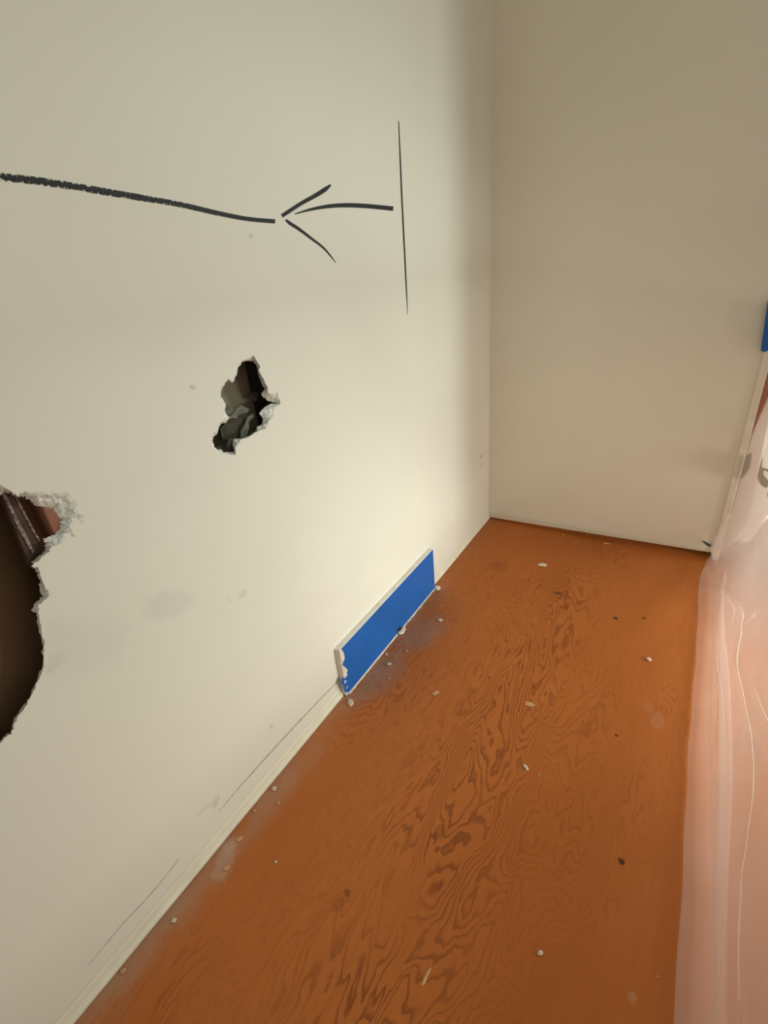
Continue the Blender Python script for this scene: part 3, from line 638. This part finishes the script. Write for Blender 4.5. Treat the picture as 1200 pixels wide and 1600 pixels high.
# opening on the right: narrow painted casing, red-brown jamb behind it, added unseen rail
tr = bm_obj('trim_1', box_bm(XJ, XJ + .021, -.009, .10, .0, ZTOP, .0035, 3), M_TRIM)
structure(tr, 'narrow painted corner trim at the end of the back wall', 'trim')
jb = bm_obj('trim_2', box_bm(XJ + .0215, XJ + .060, -.005, .10, 0.0, ZTOP, .003), M_JAMBWOOD)
structure(jb, 'red-brown wooden jamb behind the plastic sheet', 'trim')
hd = bm_obj('trim_3', box_bm(XJ + .058, XJ + .088, YEND, -.006, .765, .805, .006, 3), M_JAMBWOOD)
structure(hd, 'added unseen red-brown wooden rail that the plastic sheet hangs from', 'trim')

# ------------------------------------------------------------------ blue taped board on the left wall
board = bpy.data.objects.new('baseboard_remnant', None)
COL.objects.link(board)
board.location = (0, (YB0 + YB1) / 2, 0)
tag(board, 'leftover baseboard piece covered in bright blue tape on the floor by the left wall', 'baseboard piece')
oy = (YB0 + YB1) / 2
bmb = box_bm(.0004, XB, YB0 - .010 - oy, YB1 - oy, .002, ZB, .0018, 2)
for v in bmb.verts:      # crumbled left end
    if v.co.y < YB0 - oy:
        v.co.y += .006 * noise.noise(Vector((v.co.z * 40, v.co.x * 90, 1)))
bm_obj('board', bmb, M_BOARD, board)
# tape skin with a torn left end
torn = [(-1.0755,0.1635),(-1.0718,0.1526),(-1.0679,0.1395),(-1.0674,0.1252),(-1.0727,0.1177),(-1.0817,0.1116),(-1.0732,0.0980),(-1.0638,0.0781),(-1.0681,0.0729),(-1.0826,0.0717),(-1.0923,0.0724),(-1.0985,0.0629),(-1.0905,0.0470),(-1.0900,0.0347),(-1.0908,0.0262),(-1.0751,0.0066)]
tape = [(YB1 - .0006, .0045), (YB1 - .0004, ZB - .0025)] + [(a, max(b, .003)) for a, b in torn]
tape[2] = (tape[2][0], ZB - .0025)
mid = []
pts = tape
V = [(XB + .0006, a - oy, b) for a, b in pts] + [(XB + .0001, a - oy, b) for a, b in pts]
k = len(pts)
tt = tessellate_polygon([[Vector((a, b, 0)) for a, b in pts]])
Fc = [tuple(t) for t in tt] + [(i, (i + 1) % k, k + (i + 1) % k, k + i) for i in range(k)]
o = mesh_obj('tape', V, Fc, M_TAPE, board)
o['label'] = 'bright blue masking tape'


def crumb(name, loc, size, mat, flat=.5, seed=0, parent=None, stretch=1.0, rot=0.0):
    bm = bmesh.new()
    bmesh.ops.create_icosphere(bm, subdivisions=2, radius=1.0)
    c, s = math.cos(rot), math.sin(rot)
    for v in bm.verts:
        p = v.co.copy()
        w = 1 + .55 * noise.noise(p * 1.7 + Vector((seed * 3.1, 0, 0))) + .3 * noise.noise(p * 4 + Vector((0, seed, 0)))
        p = p * w
        p.z = p.z * flat
        p.x *= stretch
        v.co = Vector((p.x * c - p.y * s, p.x * s + p.y * c, p.z)) * size
    zmin = min(v.co.z for v in bm.verts)
    for v in bm.verts:
        v.co.z -= zmin
    o = bm_obj(name, bm, mat, parent)
    o.location = loc
    return o


# plaster lumps clinging to the board's torn end and lower edge
for i, (a, b, sz, st) in enumerate([(-1.0745, .112, .0105, 1.0), (-1.076, .062, .0105, 1.0), (-1.083, .045, .009, 1.1), (-1.078, .022, .0085, 1.0), (-1.0735, .004, .006, 1.3)]):
    c_ = crumb('plaster_lump', (.011, a - oy, b), sz, M_CHIP, .8, i + 20, board, st * .55)
for i, (fx, fy, sz, st, rt) in enumerate([(.022, -.5565, .011, 1.2, 1.2), (.021, -.800, .010, 1.9, 1.5)]):
    crumb('plaster_lump', (fx, fy - oy, .0), sz, M_CHIP, .5, i + 40, board, st, rt)
# ragged line of caulk left along the board's foot
V, Fc = [], []
nn = 120
for i in range(nn + 1):
    y = YB0 + (YB1 - YB0) * i / nn - oy
    w = .0022 + .0030 * noise.noise(Vector((y * 26, 1, 0))) + .0022 * noise.noise(Vector((y * 75, 4, 0)))
    w = max(w, .0003)
    V += [(XB - .001, y, .0005), (XB - .001, y, .0035 + w * .4), (XB + w * .7, y, .0030 + w * .2), (XB + w, y, .0004)]
for i in range(nn):
    for q in range(3):
        c_ = i * 4 + q
        Fc.append((c_, c_ + 4, c_ + 5, c_ + 1))
mesh_obj('caulk_line', V, Fc, M_CHIP, board)
crumb('gap_shadow_chip', (.0165, -.806 - oy, .0125), .0065, M_DARK, .5, 77, board, 1.5, 1.57)  # near-black blob standing in for the shade of a gap

# ------------------------------------------------------------------ plastic sheet over the opening
ridges = [  # polylines on the sheet (along the opening, height), amplitude, width
    ([(0.4422,-0.3358),(-0.1298,-0.0156),(-0.4754,0.1631),(-0.6252,0.2301),(-0.6029,0.1560),(-0.6604,0.1337),(-0.8271,0.1714),(-0.9507,0.2110),(-1.0480,0.2087),(-1.1886,0.1992),(-1.2362,0.1672),(-1.3783,0.1462)], -.0035, .012),
    ([(0.3323,-0.2540),(-0.2921,0.0763),(-0.5419,0.1796),(-0.5746,0.1237),(-0.5826,0.0678)], -.002, .008),
    ([(-0.5083,0.0456),(-0.5727,0.0335),(-0.7333,0.0754),(-0.9354,0.0984)], -.002, .008),
    ([(-0.8607,0.2213),(-0.9933,0.2729),(-1.0922,0.2795)], -.002, .008),
    ([(-0.0757,0.0321),(-0.3324,0.2742),(-0.7062,0.5623)], -.011, .035),
    ([(-0.1539,0.1474),(-0.4205,0.3869),(-0.5753,0.5511)], .006, .022),
    ([(-0.2219,0.2287),(-0.3939,0.4102),(-0.4025,0.4827)], -.005, .016),
    ([(-0.8003,0.4909),(-0.5475,0.2758),(-0.2245,0.0600)], .008, .060),
]


def pdist(Y, Z, poly):
    d = np.full(Y.shape, 9.0)
    for (a, b), (c, e) in zip(poly[:-1], poly[1:]):
        dx, dy = c - a, e - b
        t = np.clip(((Y - a) * dx + (Z - b) * dy) / (dx * dx + dy * dy + 1e-12), 0, 1)
        d = np.minimum(d, np.hypot(Y - a - t * dx, Z - b - t * dy))
    return d


def sstep(a, b, x):
    t = np.clip((x - a) / (b - a), 0, 1)
    return t * t * (3 - 2 * t)


def sheet_x(Y, Z):
    """how far the sheet hangs out from the left wall at a point along the opening and a height"""
    x = .828 + .034 * sstep(0.02, .32, Z) * (1 - .25 * sstep(-1.2, -2.2, Y))
    x = x + .012 * np.sin(Y * 7.0 + 1.0) * sstep(.02, .3, Z) * sstep(0.0, -.25, Y)
    x = x + .008 * np.sin(Y * 17.0 + Z * 5.0) * sstep(.05, .35, Z) * sstep(-.05, -.3, Y)
    x = x + .010 * np.sin(Z * 9.0 + Y * 3.0) * sstep(.1, .4, Z) * sstep(-.02, -.3, Y)
    # taped back against the jamb at the far end
    near = sstep(-.16, -.01, Y)
    xj = .800 + .036 * sstep(.02, .22, Z) + .020 * sstep(.42, .66, Z)
    x = x * (1 - near) + xj * near
    for poly, amp, wd in ridges:
        d = pdist(Y, Z, poly)
        x = x + amp * np.exp(-(d / wd) ** 2) * sstep(.0, .02, Z)
    return x


ys = np.concatenate([np.linspace(-2.35, -1.5, 120), np.linspace(-1.495, -.010, 330)])
zs = np.concatenate([np.linspace(0.060, .80, 180)])
Yg, Zg = np.meshgrid(ys, zs)
Xg = sheet_x(Yg, Zg)
hemY = ys
V = []
# bottom hem lying on the floor and pointing into the room
hem = [(.784, .0012), (.788, .0030), (.793, .0050), (.799, .0075), (.805, .0110), (.8105, .0155), (.8155, .0210), (.8195, .0280), (.8230, .0370), (.8255, .0480)]
for (hx, hz) in hem:
    for y in hemY:
        near = float(sstep(-.16, -.02, np.array(y)))
        x = .784 + (hx - .784) * (1 - .72 * near) + .016 * near
        V.append((x + .0016 * math.sin(y * 9) + .0010 * math.sin(y * 31), y, hz * (1 + .25 * math.sin(y * 6.0))))
for j in range(len(zs)):
    for i in range(len(ys)):
        pull = .004 * float(sstep(-.16, -.02, np.array(ys[i]))) * (1 - min(zs[j] / .2, 1))
        V.append((Xg[j, i] + pull, ys[i], zs[j]))
ncol = len(ys)
nrow = len(hem) + len(zs)
Fc = [(j * ncol + i, j * ncol + i + 1, (j + 1) * ncol + i + 1, (j + 1) * ncol + i) for j in range(nrow - 1) for i in range(ncol - 1)]
sheet = mesh_obj('plastic_sheet', V, Fc, M_PLASTIC, None, True)
tag(sheet, 'creased translucent pinkish plastic sheet hanging to the floor on the right', 'plastic sheet')


def crease(poly, rad, r_end=0.2, seg=70):
    """whitened sharp fold running over the sheet's surface"""
    P = [Vector(p) for p in poly]
    t = [0.0]
    for a, b in zip(P[:-1], P[1:]):
        t.append(t[-1] + (b - a).length)
    tq = np.linspace(0, t[-1], seg)
    ya = np.interp(tq, t, [p.x for p in P])
    za = np.interp(tq, t, [p.y for p in P])
    ker = np.ones(7) / 7
    pad = lambda v: np.concatenate([[v[0]] * 3, v, [v[-1]] * 3])
    ya, za = np.convolve(pad(ya), ker, 'valid'), np.convolve(pad(za), ker, 'valid')
    xa = sheet_x(ya, za) - .0006
    V, Fc = [], []
    for i in range(seg):
        w = rad * (r_end + (1 - r_end) * math.sin(math.pi * (i + .5) / seg) ** .6)
        a, b = max(i - 1, 0), min(i + 1, seg - 1)
        d = Vector((xa[b] - xa[a], ya[b] - ya[a], za[b] - za[a])).normalized()
        n1 = d.cross(Vector((1, 0, 0))).normalized()
        n2 = d.cross(n1)
        for q in range(6):
            an = q * math.pi / 3
            p = Vector((xa[i], ya[i], za[i])) + (n1 * math.cos(an) + n2 * math.sin(an)) * w
            V.append(p)
    for i in range(seg - 1):
        for q in range(6):
            Fc.append((i * 6 + q, i * 6 + (q + 1) % 6, (i + 1) * 6 + (q + 1) % 6, (i + 1) * 6 + q))
    return mesh_obj('crease', V, Fc, M_CREASE, sheet, True)


for i, r in ((0, .0008), (1, .0007), (2, .0007), (3, .0006)):
    crease(ridges[i][0], r)

def doubled(name, mask, off):
    """a second layer added to whiten part of the sheet"""
    keep = {}
    V, Fc = [], []
    def vid(j, i):
        if (j, i) not in keep:
            keep[(j, i)] = len(V)
            V.append((Xg[j, i] - off, ys[i], zs[j]))
        return keep[(j, i)]
    for j in range(len(zs) - 1):
        for i in range(len(ys) - 1):
            if mask(ys[i], zs[j]):
                Fc.append((vid(j, i), vid(j, i + 1), vid(j + 1, i + 1), vid(j + 1, i)))
    return mesh_obj(name, V, Fc, M_PLASTIC, sheet, True)


# layers added to brighten the sheet by the jamb and along the bottom edge
doubled('added_layer', lambda y, z: y > -.75 and z > .03 - (y + .05) * .86 + .02 * math.sin(y * 22), .003)
doubled('added_hem_layer', lambda y, z: y < -.22 and z < .098 + .014 * math.sin(y * 5.0) + .03 * min(0, y + 1.0), .003)

# grey plates: first stands in for the shaded gap at the trim, others grey marks
grey_marks = [[(0.0271,0.3889),(-0.0546,0.4160),(-0.0678,0.3932),(-0.0706,0.3694),(-0.0362,0.3256),(0.0101,0.3119),(0.0379,0.3277),(0.0275,0.3580)],
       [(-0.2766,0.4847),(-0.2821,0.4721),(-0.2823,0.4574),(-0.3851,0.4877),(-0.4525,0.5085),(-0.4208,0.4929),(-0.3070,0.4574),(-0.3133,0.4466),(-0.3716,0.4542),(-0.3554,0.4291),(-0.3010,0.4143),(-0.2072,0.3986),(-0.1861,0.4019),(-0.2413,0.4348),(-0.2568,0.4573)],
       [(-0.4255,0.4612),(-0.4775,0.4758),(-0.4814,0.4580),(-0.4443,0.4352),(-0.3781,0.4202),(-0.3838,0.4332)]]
for pl in grey_marks:
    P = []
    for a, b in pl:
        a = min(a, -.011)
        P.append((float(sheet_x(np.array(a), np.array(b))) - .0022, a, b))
    slab('grey_mark', P, -.0008, M_GREY, sheet)

# blue tape strip holding the sheet to the trim
TP = [(0.7909,0.8338),(0.7916,0.8242),(0.7948,0.7932),(0.7988,0.7516),(0.8032,0.7037),(0.8121,0.6994),(0.8237,0.7088),(0.8198,0.7842),(0.8146,0.8327)]
bm = bmesh.new()
vs = [bm.verts.new((a, -.020, b)) for a, b in TP]
f = bm.faces.new(vs)
r = bmesh.ops.extrude_face_region(bm, geom=[f])
for v in r['geom']:
    if isinstance(v, bmesh.types.BMVert):
        v.co.y += .0105
o = bm_obj('tape_strip', bm, M_TAPE)
tag(o, 'short blue tape strip on the trim at the right frame edge', 'tape')

# little dark scraps at the bottom right corner of the back wall
for pl in ([(0.7734,0.0662),(0.7856,0.0640),(0.7995,0.0568),(0.8071,0.0651),(0.8063,0.0452),(0.7922,0.0508)], [(0.8026,0.0240),(0.8062,0.0273),(0.8144,0.0164),(0.8164,0.0102),(0.8098,0.0152)]):
    bm = bmesh.new()
    vs = [bm.verts.new((min(a, XJ - .001), -.0018, max(b, .002))) for a, b in pl]
    f = bm.faces.new(vs)
    r = bmesh.ops.extrude_face_region(bm, geom=[f])
    for v in r['geom']:
        if isinstance(v, bmesh.types.BMVert):
            v.co.y += .0016
    o = bm_obj('torn_tape_bit', bm, M_TEAL, wall_back)

# ------------------------------------------------------------------ debris on the floor
DEB = [(0.3055,-0.2676),(0.6801,-0.6069),(0.2192,-0.9676),(0.4421,-0.8935),(0.0355,-1.0963),(0.0192,-1.3700),(0.0501,-1.3890),(0.0161,-1.4259),(0.0311,-1.4822),(0.0486,-1.5336),(0.1259,-1.4782),(0.0294,-1.6391),(0.6000,-1.3679),(0.4543,-1.4845),(0.4856,-1.0642),(0.1039,-0.6990),(0.0739,-0.8654),(0.0557,-0.9341),(0.0280,-0.9025),(0.0828,-0.9793),(0.0142,-1.7274),(0.4801,-0.0276),(0.3200,-0.0256)]
DPAR = [  # size, flat, stretch, rotation, material, label
    (.0115, .22, 1.7, .35, M_CRUMB, 'pale torn paper scrap on the floor before the back wall'),
    (.0070, .45, 1.3, 2.2, M_CRUMB, 'white plaster chip on the floor near the plastic sheet'),
    (.0075, .30, 1.6, 1.0, M_TAN, 'curled tan shaving on the floor right of the blue tape'),
    (.0075, .12, 1.9, .1, M_TAN, 'flat tan flake in the middle of the floor'),
    (.0085, .30, 1.7, 2.4, M_CRUMB, 'curled white shaving below the torn end of the blue tape'),
    (.0056, .5, 1.0, 0, M_CRUMB, 'round white plaster crumb beside the left wall ledge'),
    (.0038, .4, 1.1, 0, M_TAN, 'small crumb just below the round white crumb'),
    (.0035, .4, 1.3, 0, M_TAN, 'tiny crumb against the left wall ledge'),
    (.0050, .4, 1.4, 1.2, M_TAN, 'tan crumb at the top of the dusty patch by the left wall'),
    (.0045, .30, 1.5, .8, M_TAN, 'broken pale crumb at the bottom of the dusty patch'),
    (.0028, .5, 1.0, 0, M_CRUMB, 'lone white speck on the floor right of the dusty patch'),
    (.0045, .5, 1.2, .5, M_CRUMB, 'white crumb low on the left beside the wall'),
    (.0038, .5, 1.3, .8, M_CRUMB, 'bright white chip on the dark floor near the bottom edge'),
    (.0026, .3, 6.0, 1.45, M_TAN, 'thin upright wood splinter near the bottom edge'),
    (.0040, .25, 2.0, -.6, M_CRUMB, 'pale sliver in the centre of the swirling grain'),
    (.0070, .4, 1.1, 0, M_CRUMB, 'white crumb on the floor past the far end of the blue tape'),
    (.0045, .4, 1.1, 1, M_TAN, 'tan crumb on the floor beside the middle of the blue tape'),
    (.0055, .4, 1.5, .4, M_CRUMB, 'white crumb close to the lower half of the blue tape'),
    (.0040, .4, 1.2, 0, M_CRUMB, 'small crumb touching the lower edge of the blue tape'),
    (.0035, .4, 1.2, 0, M_TAN, 'tiny tan crumb below the lower half of the blue tape'),
    (.0040, .4, 1.6, .6, M_TAN, 'tan crumb at the bottom left beside the wall'),
    (.0070, .2, 2.0, .2, M_TAN, 'tan flake lying along the dark gap under the back wall'),
    (.0045, .5, 1.0, 0, M_TAN, 'tiny crumb stuck in the gap under the back wall'),
]
for i, (p, q) in enumerate(zip(DEB, DPAR)):
    size, fl_, st, rt, mat, lab = q
    nm = 'wood_splinter' if 'splinter' in lab else 'paper_scrap' if 'paper' in lab else 'plaster_crumb'
    o = crumb(nm, (p[0], p[1], 0.0), size * .88, mat, fl_, i, None, st, rt)
    tag(o, lab, 'splinter' if 'splinter' in lab else 'scrap' if 'paper' in lab else 'crumb', 'debris on the plywood floor')
